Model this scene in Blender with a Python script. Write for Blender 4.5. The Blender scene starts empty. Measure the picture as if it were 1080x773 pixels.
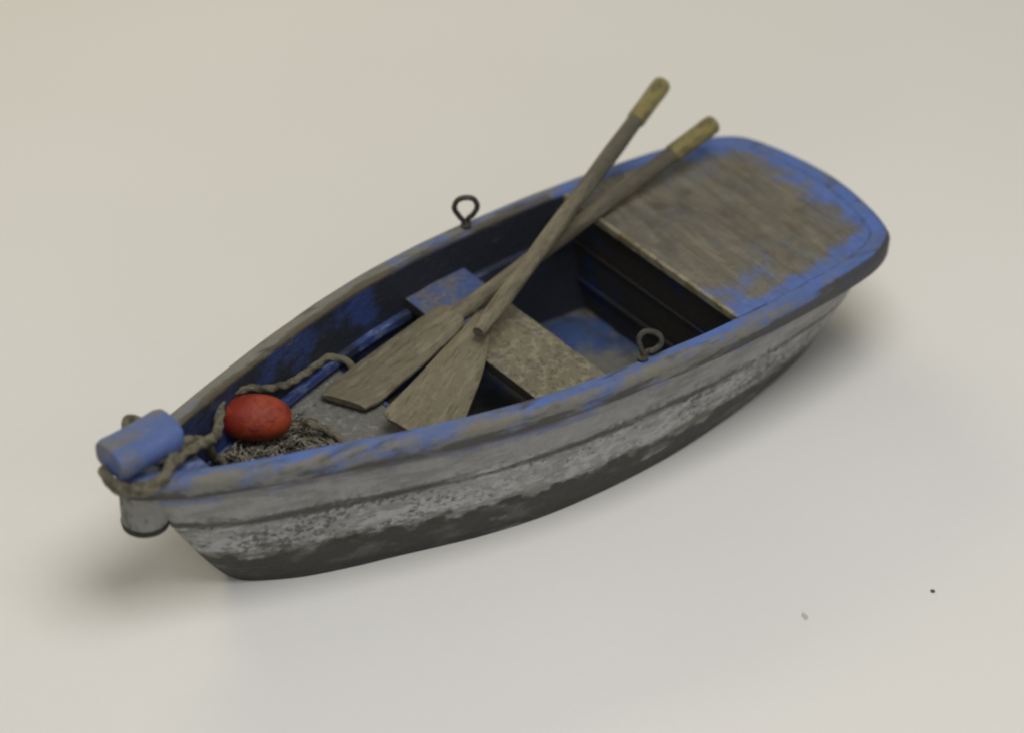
import bpy, bmesh, math, random
from mathutils import Vector, Matrix, noise as mnoise
random.seed(7)
C = bpy.context.scene.collection
sc = bpy.context.scene
sc.unit_settings.scale_length = 0.01          # one unit is one centimetre

# ------------------------------------------------------------------ helpers
def W(x, y, z):
    """boat coordinates (x from stem to stern, y towards the near side) to world"""
    return Vector((x - 5.0, -y, z))

def tag(o, label=None, cat=None, group=None, kind=None):
    if label: o['label'] = label
    if cat: o['category'] = cat
    if group: o['group'] = group
    if kind: o['kind'] = kind
    return o

def make(name, verts, faces, mat, parent=None, attrs=None, smooth=True, origin=None):
    me = bpy.data.meshes.new(name)
    org = Vector(origin) if origin is not None else Vector((0, 0, 0))
    me.from_pydata([tuple(Vector(v) - org) for v in verts], [], faces)
    me.validate()
    if attrs:
        for k, vals in attrs.items():
            a = me.attributes.new(k, 'FLOAT', 'POINT')
            a.data.foreach_set('value', vals)
    bm = bmesh.new(); bm.from_mesh(me)
    bmesh.ops.recalc_face_normals(bm, faces=bm.faces)
    bm.to_mesh(me); bm.free()
    if smooth:
        for p in me.polygons: p.use_smooth = True
        try: me.set_sharp_from_angle(angle=math.radians(38))
        except Exception: pass
    o = bpy.data.objects.new(name, me)
    C.objects.link(o)
    o.location = org
    if mat: me.materials.append(mat)
    if parent:
        o.parent = parent
        o.location = org - parent.location
    return o

def lerp(a, b, t): return a + (b - a) * t
def interp(tab, x):
    if x <= tab[0][0]: return tab[0][1]
    for (a, fa), (b, fb) in zip(tab, tab[1:]):
        if x <= b: return fa + (fb - fa) * (x - a) / (b - a)
    return tab[-1][1]

def catmull(pts, n=8):
    out = []
    P = [Vector(p) for p in pts]
    P = [P[0] * 2 - P[1]] + P + [P[-1] * 2 - P[-2]]
    for i in range(1, len(P) - 2):
        p0, p1, p2, p3 = P[i-1], P[i], P[i+1], P[i+2]
        for k in range(n):
            t = k / n
            out.append(0.5 * ((2*p1) + (p2-p0)*t + (2*p0-5*p1+4*p2-p3)*t*t + (3*p1-p0-3*p2+p3)*t**3))
    out.append(P[-2])
    return out

def sweep(path, rfun, nseg=10, cap=True, lobes=0, lobe=0.0, twist=0.0):
    """tube along path; rfun(t) gives a radius; lobes make a laid rope"""
    V, F = [], []
    n = len(path)
    T = []
    for i in range(n):
        a = path[max(i-1, 0)]; b = path[min(i+1, n-1)]
        T.append((b - a).normalized())
    up = Vector((0, 0, 1)) if abs(T[0].z) < .9 else Vector((1, 0, 0))
    nn = (up - T[0] * up.dot(T[0])).normalized()
    L = 0
    for i in range(n):
        if i: L += (path[i] - path[i-1]).length
        nn = (nn - T[i] * nn.dot(T[i])).normalized()
        bb = T[i].cross(nn)
        r = rfun(i / (n - 1))
        for k in range(nseg):
            a = 2*math.pi*k/nseg
            rr = r * (1 + lobe * math.cos(lobes * (a - twist * L))) if lobes else r
            V.append(path[i] + (nn*math.cos(a) + bb*math.sin(a)) * rr)
    for i in range(n-1):
        for k in range(nseg):
            k2 = (k+1) % nseg
            F.append((i*nseg+k, i*nseg+k2, (i+1)*nseg+k2, (i+1)*nseg+k))
    if cap:
        F.append(tuple(range(nseg))[::-1])
        F.append(tuple((n-1)*nseg + k for k in range(nseg)))
    return V, F

def join(parts):
    V, F = [], []
    for v, f in parts:
        o = len(V); V += list(v); F += [tuple(i+o for i in q) for q in f]
    return V, F

def bevel(o, w, seg=2, angle=35):
    m = o.modifiers.new('bevel', 'BEVEL'); m.width = w; m.segments = seg
    m.limit_method = 'ANGLE'; m.angle_limit = math.radians(angle)
    return o

# ------------------------------------------------------------------ materials
def material(name, base, layers=(), rough=.75, bump=(.02, 40), rvar=.15, spec=.3, bump2=None, vary=.12):
    """base colour with layers [(colour, dict(scale, lo, hi, detail, attr=[(name, weight)], off))]"""
    m = bpy.data.materials.new(name); m.use_nodes = True
    nt = m.node_tree; N = nt.nodes; Lk = nt.links; N.clear()
    out = N.new('ShaderNodeOutputMaterial'); bs = N.new('ShaderNodeBsdfPrincipled')
    Lk.new(bs.outputs[0], out.inputs[0])
    tc = N.new('ShaderNodeTexCoord')
    def nz(scale, detail=5, seed=0, rg=.6, kind='noise', warp=0):
        mp = N.new('ShaderNodeMapping'); mp.inputs['Scale'].default_value = scale if hasattr(scale, '__len__') else (scale,)*3
        mp.inputs['Location'].default_value = (seed*3.1, seed*1.7, seed*2.3)
        Lk.new(tc.outputs['Object'], mp.inputs[0])
        if kind == 'voronoi':
            n = N.new('ShaderNodeTexVoronoi'); n.feature = 'DISTANCE_TO_EDGE'; n.inputs['Scale'].default_value = 1
            Lk.new(mp.outputs[0], n.inputs['Vector']); return n.outputs['Distance']
        n = N.new('ShaderNodeTexNoise'); n.inputs['Scale'].default_value = 1; n.inputs['Detail'].default_value = detail
        n.inputs['Roughness'].default_value = rg; n.inputs['Distortion'].default_value = warp
        Lk.new(mp.outputs[0], n.inputs['Vector']); return n.outputs[0]
    def mth(op, a, b=None, c=None):
        n = N.new('ShaderNodeMath'); n.operation = op
        for i, q in enumerate((a, b, c)):
            if q is None: continue
            if isinstance(q, (int, float)): n.inputs[i].default_value = q
            else: Lk.new(q, n.inputs[i])
        return n.outputs[0]
    def mixc(f, a, b):
        n = N.new('ShaderNodeMix'); n.data_type = 'RGBA'
        for s, q in ((n.inputs[0], f), (n.inputs[6], a), (n.inputs[7], b)):
            if isinstance(q, (int, float)): s.default_value = q
            elif isinstance(q, tuple): s.default_value = (*q, 1)
            else: Lk.new(q, s)
        return n.outputs[2]
    cur = tuple(base)
    masks = []
    for i, (col, d) in enumerate(layers):
        v = nz(d.get('scale', 5), d.get('detail', 6), d.get('seed', i+1), d.get('rg', .62), d.get('kind', 'noise'), d.get('warp', 0))
        for (an, wt) in d.get('attr', ()):
            at = N.new('ShaderNodeAttribute'); at.attribute_name = an
            v = mth('ADD', v, mth('MULTIPLY', at.outputs['Fac'], wt))
        if 'brk' in d:      # break up with a second, finer noise
            v = mth('ADD', v, mth('MULTIPLY', mth('SUBTRACT', nz(d['brk'][0], 4, i+21), .5), d['brk'][1]))
        mr = N.new('ShaderNodeMapRange'); mr.interpolation_type = 'SMOOTHSTEP'
        Lk.new(v, mr.inputs[0]); mr.inputs[1].default_value = d['lo']; mr.inputs[2].default_value = d['hi']
        mr.inputs[3].default_value = 0; mr.inputs[4].default_value = d.get('amt', 1)
        f = mr.outputs[0]
        if 'band' in d:     # keep only between two values of an attribute
            an, a0, a1, soft = d['band']
            at = N.new('ShaderNodeAttribute'); at.attribute_name = an
            w = mth('ADD', at.outputs['Fac'], mth('MULTIPLY', mth('SUBTRACT', nz((3, 3, 3), 4, i+40), .5), d.get('wob', .04)))
            r1 = N.new('ShaderNodeMapRange'); r1.interpolation_type = 'SMOOTHSTEP'; Lk.new(w, r1.inputs[0]); r1.inputs[1].default_value = a0-soft; r1.inputs[2].default_value = a0+soft
            r2 = N.new('ShaderNodeMapRange'); r2.interpolation_type = 'SMOOTHSTEP'; Lk.new(w, r2.inputs[0]); r2.inputs[1].default_value = a1-soft; r2.inputs[2].default_value = a1+soft
            r2.inputs[3].default_value = 1; r2.inputs[4].default_value = 0
            f = mth('MULTIPLY', f, mth('MULTIPLY', r1.outputs[0], r2.outputs[0]))
        cur = mixc(f, cur, tuple(col)); masks.append(f)
    # small overall variation of the pigment
    v = nz(9, 8, 77, .7)
    hs = N.new('ShaderNodeHueSaturation')
    if isinstance(cur, tuple): hs.inputs['Color'].default_value = (*cur, 1)
    else: Lk.new(cur, hs.inputs['Color'])
    Lk.new(mth('ADD', mth('MULTIPLY', v, vary*4), 1 - vary*2), hs.inputs['Value'])
    Lk.new(hs.outputs[0], bs.inputs['Base Color'])
    Lk.new(mth('ADD', mth('MULTIPLY', nz(14, 4, 55), rvar*2), rough - rvar), bs.inputs['Roughness'])
    bs.inputs['Specular IOR Level'].default_value = spec
    h = mth('MULTIPLY', nz(bump[1], 6, 5, .65), bump[0])
    if bump2: h = mth('ADD', h, mth('MULTIPLY', nz(bump2[1], 5, 9, .6), bump2[0]))
    for f in masks[:2]:
        h = mth('ADD', h, mth('MULTIPLY', f, .006))
    b = N.new('ShaderNodeBump'); b.inputs['Strength'].default_value = 1; b.inputs['Distance'].default_value = 1
    Lk.new(h, b.inputs['Height']); Lk.new(b.outputs[0], bs.inputs['Normal'])
    return m

BLUE = (.085, .145, .385); BLUE_D = (.035, .07, .27); GREYB = (.20, .225, .30)
WOOD = (.235, .195, .125); WOOD_L = (.33, .285, .19); WOOD_D = (.10, .08, .05)
GRIME = (.035, .032, .026); GREY = (.34, .33, .30); OCHRE = (.33, .27, .13)

M = {}
M['hull'] = material('weathered_grey_paint', (.31, .31, .30), [
    ((.21, .208, .195), dict(scale=(1.2, 4, 6), lo=.42, hi=.62, amt=.8)),                       # broad streaks
    ((.43, .433, .435), dict(scale=(1.3, 1.3, 4), lo=.44, hi=.60, band=('v', .27, .60, .06), wob=.14, amt=.85, brk=((8, 8, 12), .9))),     # pale crackle
    ((.07, .067, .06), dict(scale=(.9, .9, 2.5), lo=.51, hi=.70, band=('v', .25, .62, .05), wob=.16, amt=.85, brk=((13, 13, 17), 1.1))),
    ((.17, .20, .34), dict(scale=(1.0, 1.2, 3), lo=.50, hi=.60, band=('v', .76, .9, .02), wob=.03, amt=.85)),
    ((.07, .066, .057), dict(scale=(1.0, 1.0, 4), lo=.40, hi=.58, band=('v', .80, .95, .025), wob=.03, amt=.85)),
    ((.05, .047, .04), dict(scale=(.8, .8, 5), lo=.34, hi=.54, band=('v', .535, .60, .018), wob=.05, amt=.92)),
    ((.105, .09, .062), dict(scale=(1.1, 1.1, 6), lo=.42, hi=.60, band=('v', .23, .32, .02), wob=.07, amt=.85)),
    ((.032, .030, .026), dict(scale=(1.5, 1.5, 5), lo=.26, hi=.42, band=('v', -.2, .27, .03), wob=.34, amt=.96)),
    ((.13, .126, .115), dict(scale=(2, 2, 5), lo=.50, hi=.68, band=('v', .05, .26, .05), wob=.12, amt=.6)),
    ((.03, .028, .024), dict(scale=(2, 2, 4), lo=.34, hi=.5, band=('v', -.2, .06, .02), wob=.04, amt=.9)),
], rough=.5, bump=(.03, 12), bump2=(.02, (2, 2, 22)), rvar=.14, vary=.16, spec=.42)
M['rail'] = material('chipped_blue_rail_paint', (.09, .135, .30), [
    ((.08, .145, .40), dict(scale=(1.4, 2, 2), lo=.42, hi=.62)),
    ((.15, .155, .165), dict(scale=(2.0, 3, 3), lo=.56, hi=.78, attr=[('worn', .24)], brk=((10, 10, 10), .15), amt=.8)),
    ((.17, .165, .145), dict(scale=(1.5, 3, 3), lo=.76, hi=.92, attr=[('worn', .42)], brk=((9, 9, 9), .2), amt=.95)),
    ((.19, .165, .10), dict(scale=(1.6, 6, 6), lo=.62, hi=.84, attr=[('lip', .22)], brk=((12, 20, 20), .15), amt=.75)),
    ((.085, .07, .04), dict(scale=(1.2, 5, 5), lo=.62, hi=.82, attr=[('inner', .32)], amt=.85)),
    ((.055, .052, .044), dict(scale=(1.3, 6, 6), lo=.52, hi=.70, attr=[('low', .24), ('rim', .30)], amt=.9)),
], rough=.55, bump=(.014, 14), rvar=.12, vary=.12)
M['deck'] = material('worn_deck_paint', (.135, .126, .10), [
    ((.19, .175, .135), dict(scale=(7, 1.5, 2), lo=.42, hi=.62, amt=.8)),
    ((.08, .074, .062), dict(scale=(2.2, 1.8, 4), lo=.50, hi=.68, amt=.75)),
    ((.13, .10, .06), dict(scale=(30, 1.6, 3), lo=.50, hi=.64, amt=.6)),
    ((.125, .13, .145), dict(scale=(1.6, 1.6, 1.6), lo=.52, hi=.70, attr=[('edge', .16)], amt=.7)),
    (BLUE, dict(scale=(2.0, 2.6, 2.2), lo=.75, hi=1.0, attr=[('edge', .55)], brk=((8, 11, 8), .22), amt=.95)),
    ((.045, .045, .045), dict(scale=(4, 5, 5), lo=.64, hi=.74, amt=.75)),
], rough=.62, bump=(.022, 12), bump2=(.015, (30, 3, 3)), vary=.2)
M['inner'] = material('dark_blue_inner_paint', (.026, .046, .15), [
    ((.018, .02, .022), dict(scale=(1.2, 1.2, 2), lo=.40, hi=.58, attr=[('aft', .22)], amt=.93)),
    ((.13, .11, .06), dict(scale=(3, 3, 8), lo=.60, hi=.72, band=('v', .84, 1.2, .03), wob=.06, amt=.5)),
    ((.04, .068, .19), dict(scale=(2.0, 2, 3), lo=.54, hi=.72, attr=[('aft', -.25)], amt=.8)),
], rough=.45, bump=(.02, 12), spec=.4)
M['stringer'] = material('blue_ledge_paint', (.038, .062, .19), [
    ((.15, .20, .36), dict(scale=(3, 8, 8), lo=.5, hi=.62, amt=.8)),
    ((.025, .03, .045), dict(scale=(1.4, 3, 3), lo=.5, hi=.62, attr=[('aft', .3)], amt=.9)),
], rough=.5, bump=(.02, 16), spec=.4)
M['bulkhead'] = material('dark_bulkhead_paint', (.034, .032, .028), [
    ((.02, .035, .10), dict(scale=(2, 1.0, 1.5), lo=.50, hi=.64)),
    ((.05, .045, .03), dict(scale=(6, 1.5, 10), lo=.60, hi=.70, amt=.7)),
], rough=.55, bump=(.02, 12))
M['floor'] = material('grimy_floor_boards', (.16, .155, .135), [
    ((.045, .08, .20), dict(scale=(1.2, 1.2, 1), lo=.60, hi=.76, attr=[('port', .25)])),
    ((.05, .048, .042), dict(scale=(2, 1.0, 1), lo=.46, hi=.66, amt=.8)),
], rough=.6, bump=(.02, 12))
M['platform'] = material('grey_sanded_boards', (.19, .185, .165), [
    ((.29, .285, .26), dict(scale=(12, 12, 12), lo=.5, hi=.62, amt=.8)),
    ((.10, .13, .24), dict(scale=(1.6, 1.6, 1.6), lo=.55, hi=.66, amt=.7)),
    ((.09, .08, .065), dict(scale=(8, 8, 8), lo=.58, hi=.68, amt=.8)),
], rough=.7, bump=(.05, 14))
M['thwart'] = material('chipped_bench_wood', (.20, .18, .125), [
    ((.30, .275, .19), dict(scale=(9, 7, 9), lo=.48, hi=.6, amt=.8)),
    ((.13, .115, .09), dict(scale=(14, 11, 14), lo=.54, hi=.63, amt=.8)),
    ((.17, .165, .18), dict(scale=(3, 3, 3), lo=.58, hi=.76, attr=[('port', .2)], amt=.8)),
    ((.06, .055, .045), dict(scale=(22, 22, 22), lo=.60, hi=.68, amt=.7)),
    ((.07, .115, .30), dict(scale=(2.2, 2.2, 2.2), lo=.62, hi=.82, attr=[('port', .27)], brk=((9, 9, 9), .25), amt=.85)),
], rough=.65, bump=(.05, 13))
M['thwart_edge'] = material('bench_edge_dark', (.05, .045, .035), rough=.7)
M['oar'] = material('weathered_oar_wood', (.165, .145, .098), [
    ((.22, .195, .132), dict(scale=(3, 12, 12), lo=.46, hi=.6, amt=.8)),
    ((.10, .085, .055), dict(scale=(3, 18, 18), lo=.53, hi=.68, amt=.7)),
    ((.11, .10, .085), dict(scale=(12, 12, 12), lo=.60, hi=.68, amt=.5)),
    ((.085, .078, .06), dict(scale=(1.5, 9, 9), lo=.58, hi=.84, attr=[('top', .32)], amt=.8)),
], rough=.6, bump=(.016, 20), bump2=(.012, (4, 40, 40)), vary=.16)
M['grip'] = material('ochre_grip_paint', (.235, .20, .075), [
    ((.10, .085, .04), dict(scale=(4, 9, 9), lo=.47, hi=.62, amt=.8)),
    ((.34, .29, .12), dict(scale=(9, 9, 9), lo=.58, hi=.66, amt=.6)),
], rough=.5, bump=(.03, 14))
M['float'] = material('faded_red_float', (.22, .024, .012), [
    ((.29, .050, .019), dict(scale=(3, 3, 3), lo=.46, hi=.62, amt=.9)),
    ((.20, .03, .02), dict(scale=(5, 5, 9), lo=.54, hi=.66, amt=.8)),
    ((.30, .10, .05), dict(scale=(18, 18, 18), lo=.66, hi=.72, amt=.5)),
], rough=.5, bump=(.010, 10), spec=.3, rvar=.1)
M['rope'] = material('dirty_hemp_rope', (.185, .17, .12), [
    ((.085, .075, .05), dict(scale=(8, 8, 8), lo=.48, hi=.6, amt=.9)),
    ((.26, .24, .175), dict(scale=(16, 16, 16), lo=.56, hi=.64, amt=.6)),
], rough=.85, bump=(.03, 40))
M['net'] = material('tangled_net_cord', (.215, .20, .155), [
    ((.05, .042, .03), dict(scale=(5, 5, 5), lo=.44, hi=.58, amt=.9)),
    ((.52, .50, .44), dict(scale=(11, 11, 11), lo=.57, hi=.63, amt=.7)),
], rough=.85)
M['wire'] = material('dark_iron_wire', (.035, .032, .026), [
    ((.085, .07, .045), dict(scale=(9, 9, 9), lo=.5, hi=.64, amt=.7)),
], rough=.5, spec=.5, bump=(.01, 30))
M['block'] = material('blue_cap_paint', (.075, .12, .30), [
    ((.135, .135, .145), dict(scale=(1.4, 4, 2.5), lo=.44, hi=.60, amt=.85)),
    ((.06, .10, .30), dict(scale=(2.5, 2.5, 2.5), lo=.54, hi=.66, amt=.7)),
], rough=.5, bump=(.02, 10), spec=.4)
M['post'] = material('grimy_grey_post', (.27, .265, .25), [
    ((.12, .11, .095), dict(scale=(5, 5, 3), lo=.46, hi=.6, amt=.85)),
], rough=.6, bump=(.03, 12))
M['black'] = material('black_rim_paint', (.018, .018, .017), rough=.5)
M['table'] = material('pale_paper_surface', (.765, .755, .735), [
    ((.745, .733, .708), dict(scale=(.12, .12, .12), lo=.4, hi=.65, detail=2)),
], rough=.8, bump=(.004, 6), spec=.15, rvar=.05, vary=.012)
M['crumb'] = material('brown_crumb', (.12, .09, .05), rough=.8)

# ------------------------------------------------------------------ hull curves
TOP = [(-.22,0),(-.20,.08),(-.10,.19),(.2,.385),(.5,.54),(.75,.65),(1.25,.83),(1.75,1.0),(2.25,1.165),(2.75,1.315),(3.25,1.450),(3.75,1.565),(4.25,1.655),
       (4.75,1.722),(5.25,1.766),(5.75,1.787),(6.25,1.80),(6.75,1.803),(7.25,1.79),(7.75,1.765),(8.25,1.722),(8.75,1.665),
       (9.1,1.605),(9.35,1.54),(9.55,1.45),(9.70,1.32),(9.80,1.16),(9.88,.92),(9.95,.62),(10.0,.32),(10.02,0)]
TOP = [(x + (.03 if x > 9.6 else 0), y*(1.0 + .02*min(1, max(0, (x-2)/4)))) for x, y in TOP]
BOT = [(1.10,0),(1.17,.14),(1.35,.29),(1.75,.51),(2.25,.69),(2.75,.84),(3.25,1.0),(3.75,1.15),(4.25,1.26),(4.75,1.33),(5.5,1.365),
       (6.25,1.345),(6.75,1.29),(7.25,1.21),(7.75,1.11),(8.25,.98),(8.75,.83),(9.15,.67),(9.32,.52),(9.40,.3),(9.42,0)]
def sheer(x): return 2.005 - .029 * x
def halfloop(tab, n=90):
    """resample the plan curve evenly by a parameter that mixes length and station"""
    P = catmull([(a, b, 0) for a, b in tab], 6)
    L = [0]
    for a, b in zip(P, P[1:]): L.append(L[-1] + (b-a).length)
    tot = L[-1]; out = []; j = 0
    for i in range(n+1):
        s = tot*i/n
        while j < len(L)-2 and L[j+1] < s: j += 1
        t = (s-L[j])/max(L[j+1]-L[j], 1e-9)
        q = P[j].lerp(P[j+1], t); out.append((q.x, max(q.y, 0)))
    out[0] = tab[0]; out[-1] = tab[-1]
    return out
NU = 110
TL = halfloop(TOP, NU); BL = halfloop(BOT, NU)
def inset(L, d):
    out = []
    n = len(L)
    for i in range(n):
        a = L[max(i-1, 0)]; b = L[min(i+1, n-1)]
        tx, ty = b[0]-a[0], b[1]-a[1]
        if i == 0: nx, ny = 1, 0
        elif i == n-1: nx, ny = -1, 0
        else:
            l = math.hypot(tx, ty); nx, ny = ty/l, -tx/l
        out.append((L[i][0]+nx*d, max(L[i][1]+ny*d, 0.0)))
    return out
def full(L):
    """both sides as a closed loop, near side first"""
    return [(x, y) for x, y in L] + [(x, -y) for x, y in L[-2:0:-1]]
OUTT = full(inset(TL, .09)); OUTB = full(BL)
def strake(v):
    """slightly clinkered planking: each plank stands proud at its lower edge"""
    s = 0
    for a, b in ((.0, .29), (.29, .57), (.57, .86)):
        if a <= v <= b:
            t = (v-a)/(b-a); s = .026*(1-t)
    return s
def hullpoint(i, v, off=0.0):
    tx, ty = OUTT[i]; bx, by = OUTB[i]
    g = 1-(1-v)**1.5 if False else v**.74
    gx = v**(.95 if tx > 4 else lerp(.86, .95, max(tx, 0)/4))
    x = lerp(bx, tx, gx); y = lerp(by, ty, g)
    return x, y
def build_shell(name, mat, parent, off, vs, clip=None, z0=0.0):
    n = len(OUTT); V = []; F = []; av = []; aft = []
    pts = []
    for v in vs:
        ring = [hullpoint(i, v) for i in range(n)]
        ring2 = []
        for i in range(n):
            a = ring[(i-1) % n]; b = ring[(i+1) % n]
            tx, ty = b[0]-a[0], b[1]-a[1]; l = math.hypot(tx, ty) or 1
            nx, ny = -ty/l, tx/l         # inward for this winding
            if nx*(5-ring[i][0]) + ny*(0-ring[i][1]) < 0 and .08 < i/n < .42: nx, ny = -nx, -ny
            ring2.append((nx, ny))
        s = strake(v) if off == 0 else 0
        rr = []
        for i in range(n):
            x, y = ring[i]; nx, ny = ring2[i]
            side = 1 if (i <= n//2) else -1
            # outward direction
            ox, oy = -nx, -ny
            if oy*side < -.05: ox, oy = -ox, -oy
            if i == 0: ox, oy = -1, 0
            if i == n//2: ox, oy = 1, 0
            d = s*min(1, max(0, (x-.9)/1.5)) - off
            xx, yy = x+ox*d, y+oy*d
            if yy*side < 0: yy = 0.0
            rr.append((xx, yy))
        for i in range(n):
            x, y = rr[i]
            z = z0*(1-v) + v*(sheer(OUTT[i][0])-.02)
            V.append(W(x, y, z)); av.append(v); aft.append(min(max((x-2)/5, 0), 1))
    m = len(vs)
    for k in range(m-1):
        for i in range(n):
            j = (i+1) % n
            F.append((k*n+i, k*n+j, (k+1)*n+j, (k+1)*n+i))
    F.append(tuple(range(n)))            # bottom closes
    return V, F, av, aft

boat = bpy.data.objects.new('rowboat', None); C.objects.link(boat)
boat.location = (0, 0, 0)
tag(boat, 'weathered grey model rowboat with chipped blue rail and worn stern deck', 'rowboat')

vs = []
for a, b in ((.0, .29), (.29, .57), (.57, .86), (.86, 1.0)):
    k = 7
    vs += [lerp(a, b, t/k) + (.0005 if t == 0 and a > 0 else 0) - (.0 if t < k else .0) for t in range(k)] + [b - .0005]
vs = sorted(set([round(v, 5) for v in vs]))
vs[0] = 0.0
V, F, av, aft = build_shell('hull', M['hull'], boat, 0, vs)
hull = make('hull', V, F, M['hull'], boat, {'v': av, 'aft': aft})
vi = [i/12 for i in range(1, 13)]
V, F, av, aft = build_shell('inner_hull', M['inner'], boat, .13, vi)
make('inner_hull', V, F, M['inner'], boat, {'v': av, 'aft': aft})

# ---- rail round the gunwale
def ring_sweep(profile_fn, loop_in, n):
    pass
prof = [(.0, -.235), (-.012, -.07), (.0, -.045), (.015, -.02), (.045, .004), (.12, .016), (.20, .006), (.225, -.02), (.225, -.15), (.10, -.235)]
V, F, worn, lip, low = [], [], [], [], []
rim = []; innr = []
n = len(full(TL)); npf = len(prof)
rng = mnoise
for (d, dz) in prof:
    Lp = full(inset(TL, d))
    for i, (x, y) in enumerate(Lp):
        zx = sheer(full(TL)[i][0]) + dz
        w = mnoise.noise(Vector((x*1.7, y*1.7, d*5)))*.010
        V.append(W(x, y, zx + w))
        top = dz > -.03
        fs = (y < 0)
        # the far rail forward of the ring and the outer lip are the most worn
        wv = .86 if not top else (.66 if d < .05 else (.42 if d < .13 else .15))
        if fs: wv = lerp(max(wv, 1.15), max(wv*.7, .38), min(1, max(0, (x-3.2)/3.6)))
        if x > 7: wv *= lerp(1, .55, min((x-7)/2, 1))
        worn.append(wv); lip.append((1.0 if x < 8 else .3) if (.0 <= d <= .05 and dz > -.05) or (fs and x < 4.5 and d > .2 and dz > -.05) else 0.0)
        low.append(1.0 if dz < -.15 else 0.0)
        innr.append((1.0 if (d > .19 and dz > -.1) else 0.0)*(1.0 if fs else .3)*(1 if x < 7 else 0))
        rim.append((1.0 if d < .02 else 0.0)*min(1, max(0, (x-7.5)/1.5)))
for k in range(npf):
    k2 = (k+1) % npf
    for i in range(n):
        j = (i+1) % n
        F.append((k*n+i, k*n+j, k2*n+j, k2*n+i))
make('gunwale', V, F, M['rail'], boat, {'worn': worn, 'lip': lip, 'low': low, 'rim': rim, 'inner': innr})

# ---- stern deck
def inner_half(x, z, off=.13):
    """half width of the inside of the hull at x, z"""
    v = max(z / (sheer(x)-.02), 0.01)
    best = []
    h = len(OUTT)//2
    prev = None
    for i in range(h+1):
        px, py = hullpoint(i, v)
        if prev and prev[0] <= x <= px:
            t = (x-prev[0])/max(px-prev[0], 1e-6); return max(lerp(prev[1], py, t) - off, 0.02)
        prev = (px, py)
    return .02
XD = 7.18
ins = inset(TL, .235)
def plan_in(x):
    prev = None; r = 0
    for p in ins:
        if prev and prev[0] <= x <= p[0]: r = lerp(prev[1], p[1], (x-prev[0])/max(p[0]-prev[0], 1e-6))
        prev = p
    return r
V, F, edge = [], [], []
NX, NY = 60, 44
xmax = ins[-1][0] - .004
for i in range(NX+1):
    x = lerp(XD, xmax, (i/NX)**.8 if i else 0)
    hb = max(plan_in(x), .03) + .012
    for j in range(NY+1):
        y = lerp(-hb, hb, j/NY)
        z = sheer(x) - .012 - (.02 if i % 7 == 0 and i else 0) + .01*mnoise.noise(Vector((x*2, y*2, 0)))
        V.append(W(x, y, z))
        dn = hb - y; df = hb + y; dx = xmax - x
        e = max(1.05 - dn/.50, 1 - df/.62, 1.05 - dx/.62, 0)
        if x < 8.3 and y > .4: e = max(e, .50*min(1, (y-.4)/.7))
        if y < -hb+.5 and x < 8.4: e = min(e, .45)
        edge.append(max(min(e, 1), 0))
nt_ = len(V)
for i in range(NX):
    for j in range(NY):
        a = i*(NY+1)+j; F.append((a, a+1, a+NY+2, a+NY+1))
# thickness of the front edge
fr = []
for j in range(NY+1):
    v = V[j]; V.append(Vector((v.x, v.y, v.z-.09))); edge.append(0)
for j in range(NY):
    F.append((j, j+1, nt_+j+1, nt_+j))
b0 = len(V)
V += [Vector((V[j].x+.35, V[j].y*.95, V[j].z-.09)) for j in range(NY+1)]; edge += [0]*(NY+1)
for j in range(NY): F.append((nt_+j, nt_+j+1, b0+j+1, b0+j))
make('stern_deck', V, F, M['deck'], boat, {'edge': edge})
# pale worn nosing strip on the deck's front edge
def boxmesh(x0, x1, y0, y1, z0, z1):
    v = [W(x, y, z) for z in (z0, z1) for x, y in ((x0, y0), (x1, y0), (x1, y1), (x0, y1))]
    f = [(0,1,2,3),(4,5,6,7),(0,1,5,4),(1,2,6,5),(2,3,7,6),(3,0,4,7)]
    return v, f
nz_ = plan_in(XD)
v, f = boxmesh(XD-.045, XD+.012, -nz_, nz_, sheer(XD)-.105, sheer(XD)-.004)
M['nosing'] = material('pale_nosing', (.27, .245, .17), [((.17, .14, .08), dict(scale=(5, 4, 5), lo=.46, hi=.6)), ((.14, .19, .4), dict(scale=(3, 2, 3), lo=.58, hi=.68, amt=.8))], rough=.65, bump=(.03, 14))
bevel(make('nosing', v, f, M['nosing'], boat, smooth=False), .012)

# ---- bulkhead under the deck
V, F = [], []
ks = [i/14 for i in range(15)]
for zi in ks:
    z = lerp(.2, sheer(XD)-.07, zi); hb = inner_half(XD, z) + .02
    for xx in (XD+.03, XD+.13):
        V.append(W(xx, -hb, z)); V.append(W(xx, hb, z))
for i in range(14):
    a = i*4; b = a+4
    F += [(a, a+1, b+1, b), (a+2, a+3, b+3, b+2), (a, a+2, b+2, b), (a+1, a+3, b+3, b+1)]
bk = make('bulkhead', V, F, M['bulkhead'], boat, smooth=False)
for z, h, t in ((.66, .05, .035), (1.16, .035, .022)):
    hb = inner_half(XD, z)
    v, f = boxmesh(XD-t+.02, XD+.028, -hb, hb, z, z+h)
    bevel(make('batten', v, f, M['bulkhead'], bk, smooth=False), .012)

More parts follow.
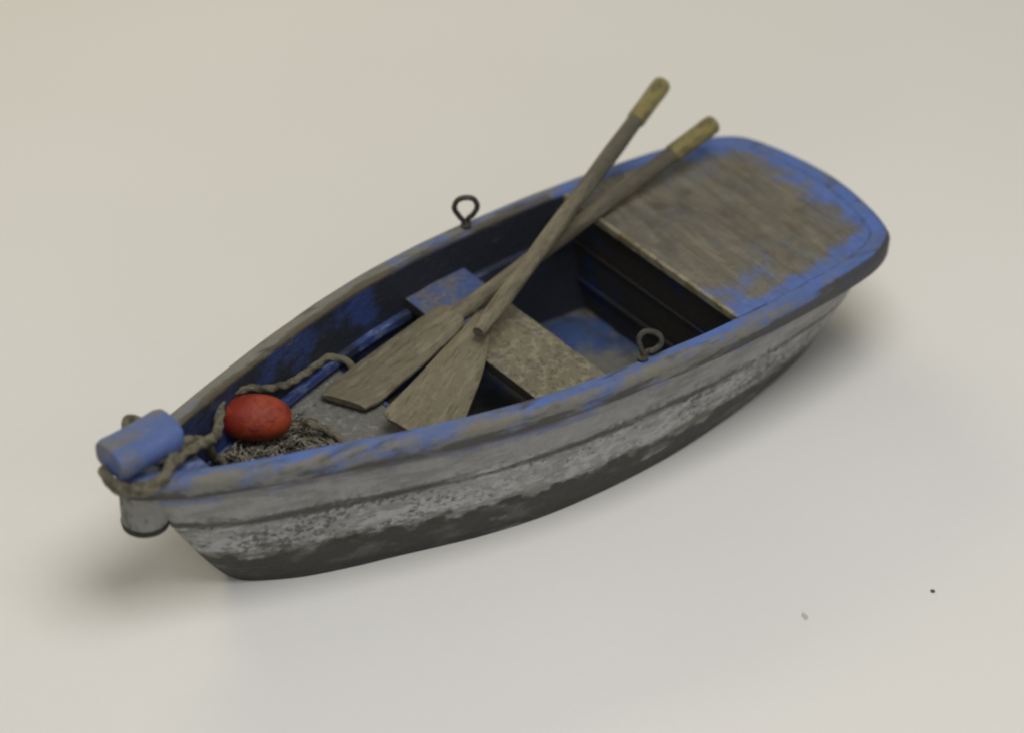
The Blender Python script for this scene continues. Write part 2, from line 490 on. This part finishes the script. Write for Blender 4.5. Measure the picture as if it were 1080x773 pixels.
# ---- floor and bow platform, following the inside of the hull
def board(name, mat, x0, x1, z, th, nx=40, ny=16, off=.11, parent=None, grooves=0, attrs=False):
    V, F, port = [], [], []
    for top in (1, 0):
        for i in range(nx+1):
            x = lerp(x0, x1, i/nx); hb = inner_half(x, z, off)
            for j in range(ny+1):
                y = lerp(-hb, hb, j/ny)
                g = 0
                if grooves and top and j % grooves == 0 and 0 < j < ny: g = -.02
                V.append(W(x, y, z + g + (.012*mnoise.noise(Vector((x*3, y*3, z))) if top else -th)))
                port.append(max(0, min(1, (-y/hb)*.8+.1 )))
    n = (nx+1)*(ny+1)
    for s in (0, n):
        for i in range(nx):
            for j in range(ny):
                a = s+i*(ny+1)+j; F.append((a, a+1, a+ny+2, a+ny+1))
    for i in range(nx):
        for j in (0, ny):
            a = i*(ny+1)+j; F.append((a, a+ny+1, a+ny+1+n, a+n))
    for j in range(ny):
        for i in (0, nx):
            a = i*(ny+1)+j; F.append((a, a+1, a+1+n, a+n))
    return make(name, V, F, mat, parent or boat, {'port': port})
board('floor', M['floor'], 1.6, XD+.05, .30, .06, grooves=4, off=.12)
plat = board('bow_platform', M['platform'], .7, 3.5, 1.1, .09, off=.115)
v, f = boxmesh(3.502, 3.56, -inner_half(3.5, 1.1)+.02, inner_half(3.5, 1.1)-.02, .98, 1.112)
bevel(make('trim', v, f, M['stringer'], plat, smooth=False), .012)
# riser below the platform
V = []; F = []
for i in range(9):
    z = lerp(.32, 1.01, i/8); hb = inner_half(3.4, z)+.02
    V += [W(3.42, -hb, z), W(3.42, hb, z)]
for i in range(8): F.append((2*i, 2*i+1, 2*i+3, 2*i+2))
rs = make('riser', V, F, M['bulkhead'], plat, smooth=False)
sm = rs.modifiers.new('s', 'SOLIDIFY'); sm.thickness = .05

# ---- thwart (middle bench)
V, F, port = [], [], []
tz = 1.42
NXb, NYb = 14, 40
def bench(x, top):
    return tz if top else tz-.13
for top in (1, 0):
    for i in range(NXb+1):
        x = lerp(4.68, 5.60, i/NXb); hb = inner_half(x, tz if top else tz-.13, .12)
        for j in range(NYb+1):
            y = lerp(-hb, hb, j/NYb)
            e = 0
            if i in (0, NXb): e = .012*mnoise.noise(Vector((y*3, i, 1)))
            V.append(W(x+e, y, tz + .012*mnoise.noise(Vector((x*4, y*4, 4))) if top else tz-.13))
            port.append(max(0, min(1, (-y-.15)/.9)))
n = (NXb+1)*(NYb+1)
for s in (0, n):
    for i in range(NXb):
        for j in range(NYb):
            a = s+i*(NYb+1)+j; F.append((a, a+1, a+NYb+2, a+NYb+1))
for i in range(NXb):
    for j in (0, NYb):
        a = i*(NYb+1)+j; F.append((a, a+NYb+1, a+NYb+1+n, a+n))
for j in range(NYb):
    for i in (0, NXb):
        a = i*(NYb+1)+j; F.append((a, a+1, a+1+n, a+n))
th = make('thwart', V, F, M['thwart'], boat, {'port': port}, smooth=False)
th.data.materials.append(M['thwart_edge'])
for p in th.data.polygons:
    if abs(p.normal.x) > .7: p.material_index = 1  # front and back faces of the bench take a darker colour than its top
bevel(th, .012)
hbn = 1.15
for side in (-1, 1):
    pass

# ---- stringers along the inside
for side in (-1, 1):
    V, F, af = [], [], []
    n = 60
    for i in range(n+1):
        x = lerp(1.0, XD+.02, i/n)
        o = inner_half(x, 1.29, .10); o2 = inner_half(x, 1.17, .10)
        prof2 = [(o, 1.29), (max(o-.12, .01), 1.285), (max(o-.125, .01), 1.19), (o2, 1.17)]
        for (y, z) in prof2: V.append(W(x, side*y, z)); af.append(min(max((x-3.2)/4, 0), 1))
    for i in range(n):
        for k in range(4):
            k2 = (k+1) % 4
            F.append((i*4+k, i*4+k2, (i+1)*4+k2, (i+1)*4+k))
    F += [(0,1,2,3), tuple(n*4+k for k in range(4))]
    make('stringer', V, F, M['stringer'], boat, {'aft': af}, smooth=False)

# ---- wire rings for the oars
def ring_path(h, w):
    pts = [(0, 0, -.16), (.0, 0, .02), (-.02, 0, .07), (-.62*w, 0, .40*h), (-w, 0, .66*h), (-.72*w, 0, .92*h), (0, 0, h),
           (.72*w, 0, .92*h), (w, 0, .66*h), (.62*w, 0, .40*h), (.03, .03, .09), (.015, .035, .0)]
    return catmull(pts, 7)
for (x, y, h, w, rz, lean) in ((5.76, -1.70, .41, .135, -.55, 0.0), (5.72, 1.62, .34, .14, -.35, -.5)):
    R = Matrix.Rotation(rz, 3, 'Z') @ Matrix.Rotation(lean*.5, 3, 'X') @ Matrix.Rotation(-lean*.9, 3, 'Y')
    z = sheer(x) + .012
    path = [W(x, y, z) + R @ p for p in ring_path(h, w)]
    V, F = sweep(path, lambda t: .033, 10)
    V2, F2 = sweep([W(x, y, z-.02), W(x, y, z+.035), W(x, y, z+.045)], lambda t: .065 if t < .8 else .035, 12)
    v, f = join([(V, F), (V2, F2)])
    make('oar_ring', v, f, M['wire'], boat)

# ---- stem post at the bow with its blue cap
px, py, pr = .15, -.15, .27
rx_, ry_ = -.0, .03
path = [W(px, py, z) for z in (1.13, 1.14, 1.155, 1.20, 1.45, 1.75, 2.05, 2.16)]
rr = [.20, .235, .25, .262, .268, .27, .262, .25]
V, F = sweep(path, lambda t: rr[int(round(t*7))], 32)
post = make('bow_post', V, F, M['post'], boat)
V, F = sweep([W(px, py, 1.106), W(px, py, 1.11), W(px, py, 1.13), W(px, py, 1.20), W(px, py, 1.205)], lambda t: [.19, .235, .262, .272, .26][int(round(t*4))], 32)
make('rim', V, F, M['black'], post)
# cap: a short half-round log
V, F = [], []
nxs = 14; cs = 22
for i in range(nxs+1):
    t = i/nxs; x = lerp(-.30, .54, t)
    e = min(t, 1-t)*nxs
    sh = 1 - (.10*max(0, 1-e)**1.5)
    for k in range(cs):
        a = 2*math.pi*k/cs
        ca, sa = math.cos(a), math.sin(a)
        yy = math.copysign(abs(ca)**.75, ca)*.285*sh
        zz = (math.copysign(abs(sa)**.85, sa)*.145*sh) if sa > 0 else math.copysign(abs(sa)**.4, sa)*.20*sh
        bow = -.02*math.sin(math.pi*t)
        V.append(W(x, yy - .08 - .05*t, 2.27 + zz + bow*(sa > 0) + .04*t))
for i in range(nxs):
    for k in range(cs):
        k2 = (k+1) % cs; F.append((i*cs+k, i*cs+k2, (i+1)*cs+k2, (i+1)*cs+k))
F += [tuple(range(cs)), tuple(nxs*cs+k for k in range(cs))]
make('post_cap', V, F, M['block'], boat)

# small breasthook that fills the point of the bow
V, F = [], []
Lb = [p for p in inset(TL, .2) if p[0] < .75]
top = [W(x, y, sheer(x)-.05) for x, y in Lb]; bt = [W(x, -y, sheer(x)-.05) for x, y in Lb]
V = top + bt; m_ = len(Lb)
for i in range(m_-1): F.append((i, i+1, m_+i+1, m_+i))
bh = make('breasthook', V, F, M['stringer'], boat, smooth=False)
sm = bh.modifiers.new('s', 'SOLIDIFY'); sm.thickness = .1

# ------------------------------------------------------------------ oars
def make_oar(name, label, A, B, blade, r0, r1, neck_flat):
    """A = grip end, B = end of the shaft (at blade); blade = outline points (world) with a spine"""
    A = Vector(A); B = Vector(B)
    root = bpy.data.objects.new('oar', None); C.objects.link(root)
    root.location = B
    d = (A-B).normalized()
    tag(root, label, 'oar', 'two wooden oars laid across the boat')
    # local frame along the oar so that the grain follows it
    X = d; Z = (Vector((0, 0, 1)) - X*X.z).normalized(); Y = Z.cross(X)
    Rm = Matrix((X, Y, Z)).transposed()
    def place(name, Vw, F, mat, **k):
        Vl = [Rm.transposed() @ (Vector(v)-B) for v in Vw]
        o = make(name, Vl, F, mat, **k); o.parent = root; o.location = (0, 0, 0); return o
    root.rotation_euler = Rm.to_euler()
    Lg = .70
    G = A - d*Lg
    def noisy(p, k): return p + Vector((0, 0, 1))*.006*mnoise.noise(p*2+Vector((k, 0, 0)))
    path = [noisy(B.lerp(G, i/24), 1) for i in range(25)]
    V, F = sweep(path, lambda t: lerp(r0, r1, t)*(1+.04*math.sin(t*17))*(1-.30*max(0, 1-t/.10)), 18)
    place('shaft', V, F, M['oar'], attrs={'top': [min(1, max(0, (i//18)/24*1.6-.4)) for i in range(25*18)]})
    gp = [G - d*.02, G, G+d*.015] + [G.lerp(A, i/8) for i in range(1, 9)] + [A+d*.02, A+d*.03]
    gr = [r1*1.02, r1*1.12, r1*1.16, r1*1.15, r1*1.14, r1*1.13, r1*1.13, r1*1.14, r1*1.16, r1*1.17, r1*1.13, r1*1.0, r1*.65]
    V, F = sweep(gp, lambda t: gr[int(round(t*(len(gp)-1)))], 18)
    place('grip', V, F, M['grip'])
    # blade: grid between left and right edges with a ridge along the spine
    L, Rr, spine_h, thick = blade
    L = [Vector(p) for p in L]; Rr = [Vector(p) for p in Rr]
    Lp = catmull(L, 6); Rp = catmull(Rr, 6)
    m = len(Lp); kk = 14
    V, F = [], []
    nrm = (Lp[-1]-Lp[0]).cross(Rp[0]-Lp[0]).normalized()
    if nrm.z < 0: nrm = -nrm
    for top in (1, 0):
        for i in range(m):
            t = i/(m-1)
            for k in range(kk+1):
                s = k/kk
                p = Lp[i].lerp(Rp[i], s)
                ridge = spine_h*(1-t)**1.3*max(0, 1-abs(s-.5)*2.6)
                cam = .02*math.sin(math.pi*s)
                edge_t = thick*(.45+.55*min(1, min(s, 1-s)*8))
                h = ridge + cam + edge_t*.5 if top else -edge_t*.5 - ridge*.6
                V.append(p + nrm*(h + .008*mnoise.noise(p*3)))
    n = m*(kk+1)
    for s in (0, n):
        for i in range(m-1):
            for k in range(kk):
                a = s+i*(kk+1)+k; F.append((a, a+1, a+kk+2, a+kk+1))
    for i in range(m-1):
        for k in (0, kk):
            a = i*(kk+1)+k; F.append((a, a+kk+1, a+kk+1+n, a+n))
    for k in range(kk):
        for i in (0, m-1):
            a = i*(kk+1)+k; F.append((a, a+1, a+1+n, a+n))
    place('blade', V, F, M['oar'])
    return root

make_oar('oar', 'wooden oar lying on top, its grip raised highest and its blade nearest the near rail',
         W(8.84, -1.82, 2.56), W(4.62, .02, 1.80),
         ([W(4.93, -.50, 1.66), W(4.88, -.42, 1.64), W(4.25, -.24, 1.52), W(3.65, -.04, 1.43), W(3.24, .10, 1.39), W(3.17, .22, 1.36)],
          [W(5.02, -.22, 1.66), W(4.90, -.10, 1.64), W(4.46, .30, 1.46), W(3.98, .66, 1.36), W(3.55, .98, 1.24), W(3.38, 1.02, 1.22)],
          .03, .055), .105, .100, .5)
make_oar('oar', 'wooden oar lying underneath, grip against the stern deck corner and blade on the bow platform',
         W(9.12, -1.19, 2.20), W(4.58, -.72, 1.435),
         ([W(4.86, -.98, 1.50), W(4.72, -1.02, 1.46), W(4.0, -.98, 1.32), W(3.4, -.92, 1.22), W(3.06, -.85, 1.19), W(2.98, -.76, 1.19)],
          [W(4.90, -.62, 1.50), W(4.75, -.52, 1.46), W(4.15, -.42, 1.30), W(3.75, -.36, 1.22), W(3.42, -.28, 1.19), W(3.22, -.27, 1.19)],
          .03, .07), .095, .104, .5)

# ------------------------------------------------------------------ net pile at the bow
parts = []
for k in range(430):
    x = random.uniform(.75, 2.55)
    hb = max(inner_half(x, 1.2, .22), .1)
    y = random.uniform(-hb, hb)
    zt = 1.15 + .17*math.exp(-((x-1.5)/.8)**2)
    p = Vector((x, y, random.uniform(1.13, zt)))
    a = random.uniform(0, 6.28); pts = []
    for s in range(9):
        pts.append(W(p.x, p.y, p.z))
        a += random.uniform(-1.3, 1.3)
        p = p + Vector((math.cos(a), math.sin(a), 0))*.09
        p.x = min(max(p.x, .7), 2.7); hb = max(inner_half(p.x, 1.2, .2), .08)
        p.y = min(max(p.y, -hb), hb)
        zt = 1.15 + .19*math.exp(-((p.x-1.5)/.8)**2)
        p.z = min(max(p.z+random.uniform(-.06, .06), 1.12), zt)
    r = random.choice((.009, .011, .013, .017))
    parts.append(sweep(catmull(pts, 4), lambda t: r, 6))
V, F = join(parts)
net = make('fishing_net', V, F, M['net'], None, origin=W(1.6, 0, 1.1))
tag(net, 'tangled heap of tan net cord under the red float in the bow', 'net')

# ------------------------------------------------------------------ red float
V, F = [], []
nu, nv = 40, 26
ax = Vector((.60, -.46, -.02)).normalized()
up = (Vector((0, 0, 1)) - ax*ax.z).normalized(); sd = up.cross(ax)
fc = W(1.90, -.53, 1.53)
for i in range(nv+1):
    t = math.pi*i/nv
    cx = -math.cos(t)*.405; r = (max(math.sin(t), 0)**.82)*.285
    for k in range(nu):
        a = 2*math.pi*k/nu
        p = fc + ax*cx + (up*math.cos(a)*.90 + sd*math.sin(a))*r
        p += (p-fc).normalized()*.008*mnoise.noise(p*4)
        V.append(p)
for i in range(nv):
    for k in range(nu):
        k2 = (k+1) % nu; F.append((i*nu+k, i*nu+k2, (i+1)*nu+k2, (i+1)*nu+k))
fl = make('float', V, F, M['float'], None, origin=fc - Vector((0, 0, .28)))
tag(fl, 'faded red egg-shaped net float lying in the bow', 'float')
for s in (-1, 1):
    pth = [fc + ax*s*q for q in (.38, .41, .43, .44)]
    V, F = sweep(pth, lambda t: [.05, .05, .045, .03][int(round(t*3))], 14)
    make('eyelet', V, F, M['rope'], fl)

# ------------------------------------------------------------------ bow rope
ROPE = [W(3.62, -.90, .95), W(3.60, -1.0, 1.14), W(3.52, -1.08, 1.27), W(3.36, -1.16, 1.34), W(3.14, -1.08, 1.38), W(2.92, -1.01, 1.40), W(2.62, -.90, 1.46), W(2.44, -.86, 1.52),
        W(2.25, -.82, 1.60), W(2.05, -.81, 1.71), W(1.87, -.80, 1.76), W(1.66, -.79, 1.77), W(1.53, -.66, 1.76), W(1.44, -.55, 1.75), W(1.22, -.28, 1.78), W(1.02, -.12, 1.88), W(.75, .02, 2.0),
        W(.49, .11, 2.05), W(.2, .26, 2.04)]
a0 = math.atan2(.30, .16)
for k in range(1, 22):
    a = a0 + k*.42 + .15
    ROPE.append(W(rx_ + .345*math.cos(a), ry_ + .335*math.sin(a), 2.045 - .0*k + (.055 if k > 11 else 0) - .045*math.sin(k*.42)))
ROPE += [W(.30, .12, 2.12), W(.52, .0, 2.10), W(.78, -.10, 2.0), W(1.0, -.16, 1.8), W(1.15, -.3, 1.5), W(1.3, -.35, 1.3)]
path = catmull(ROPE, 9)
V, F = sweep(path, lambda t: .042 + .014*min(1, max(0, (t-.22)/.1)), 15, lobes=3, lobe=.16, twist=9.0)
rp = make('rope', V, F, M['rope'], None, origin=W(1.6, 0, 1.1))
tag(rp, 'thin laid rope wound round the bow post and trailing behind the float', 'rope')
# rope end knotted behind the cap
kn = [W(.05, -.42, 2.03), W(.16, -.50, 2.13), W(.30, -.55, 2.17), W(.40, -.50, 2.10), W(.32, -.40, 2.05), W(.2, -.45, 2.17), W(.30, -.60, 2.20), W(.42, -.56, 2.12), W(.5, -.45, 2.02)]
V, F = sweep(catmull(kn, 8), lambda t: .06, 15, lobes=3, lobe=.16, twist=9.0)
make('knot', V, F, M['rope'], rp)
cl = [W(2.35, -.30, 1.42), W(2.45, -.22, 1.36), W(2.62, -.12, 1.24), W(2.66, .08, 1.19), W(2.55, .28, 1.18), W(2.35, .42, 1.18), W(2.1, .45, 1.2)]
V, F = sweep(catmull(cl, 8), lambda t: .045, 12, lobes=3, lobe=.16, twist=11.0)
lp = make('rope', V, F, M['rope'], None, origin=W(2.5, .2, 1.15))
tag(lp, 'short rope tail curling from the stern end of the red float', 'rope')

# ------------------------------------------------------------------ surface and specks
V, F = [], []
G = 60
for i in range(G+1):
    for j in range(G+1):
        V.append(Vector((-60+i*2, -60+j*2, 0)))
for i in range(G):
    for j in range(G):
        a = i*(G+1)+j; F.append((a, a+1, a+G+2, a+G+1))
tb = make('tabletop', V, F, M['table']); tag(tb, 'pale off-white paper surface under the boat', None, None, 'structure')
def crumb(x, y, r, label, flat=.5, stretch=1):
    bm = bmesh.new(); bmesh.ops.create_icosphere(bm, subdivisions=2, radius=r)
    for v in bm.verts:
        v.co *= 1 + .5*mnoise.noise(v.co*8/r*.1 + Vector((x, y, 0))); v.co.z *= flat; v.co.x *= stretch
        v.co.z += r*flat*.6
    me = bpy.data.meshes.new('crumb'); bm.to_mesh(me); bm.free(); me.materials.append(M['crumb'])
    o = bpy.data.objects.new('crumb', me); C.objects.link(o); o.location = W(x, y, 0)
    tag(o, label, 'crumb')
    return o
CR = [(7.12, 5.06, .028), (5.71, 4.50, .03)]
crumb(*CR[0], 'tiny dark crumb on the white surface right of the boat')
c2 = crumb(*CR[1], 'faint pale sliver on the white surface below the boat', .3, 2.2); c2.rotation_euler.z = 1.2
c2.data.materials[0] = material('pale_sliver', (.58, .55, .47), rough=.8)

# ------------------------------------------------------------------ light
w = bpy.data.worlds.new('World'); sc.world = w; w.use_nodes = True
bg = w.node_tree.nodes['Background']; bg.inputs[0].default_value = (1.0, .97, .93, 1); bg.inputs[1].default_value = .23
def area(name, loc, target, size, power, col):
    l = bpy.data.lights.new(name, 'AREA'); l.shape = 'RECTANGLE'; l.size, l.size_y = size; l.energy = power; l.color = col
    o = bpy.data.objects.new(name, l); C.objects.link(o); o.location = loc
    o.rotation_euler = (Vector(target)-Vector(loc)).to_track_quat('-Z', 'Y').to_euler(); return o
area('softbox', (-2, -10, 32), (0, 0, 0), (17, 17), 6200, (1.0, .985, .95))
area('warm_lamp', (5, 38, 22), (3, 22, 0), (22, 12), 4300, (1.0, .885, .50))
area('window_fill', (-14, -34, 22), (0, 0, 0), (20, 16), 1700, (.94, .965, 1.0))

# ------------------------------------------------------------------ camera
cam = bpy.data.cameras.new('Camera'); co = bpy.data.objects.new('Camera', cam); C.objects.link(co); sc.camera = co
D = 46.202; el, az = .655, -.661
d = Vector((math.cos(el)*math.sin(az), -math.cos(el)*math.cos(az), math.sin(el)))
co.location = d*D
fpx = 4165.2; txp, typ = 531.33, 469.1
fw = -d; r = fw.cross(Vector((0, 0, 1))).normalized(); u = r.cross(fw)
aim = fw + r*(540-txp)/fpx - u*(386.5-typ)/fpx      # the picture's centre
co.rotation_euler = aim.to_track_quat('-Z', 'Y').to_euler()
cam.sensor_width = 36; cam.lens = 36*fpx/1080
cam.clip_start = 1; cam.clip_end = 500
cam.dof.use_dof = True
cam.dof.focus_distance = (W(3.9, .5, 1.4)-co.location).dot(aim.normalized())
cam.dof.aperture_fstop = .17
sc.render.engine = 'CYCLES'
sc.cycles.filter_width = 2.2
sc.view_settings.view_transform = 'Standard'; sc.view_settings.look = 'None'; sc.view_settings.exposure = 0; sc.view_settings.gamma = 1
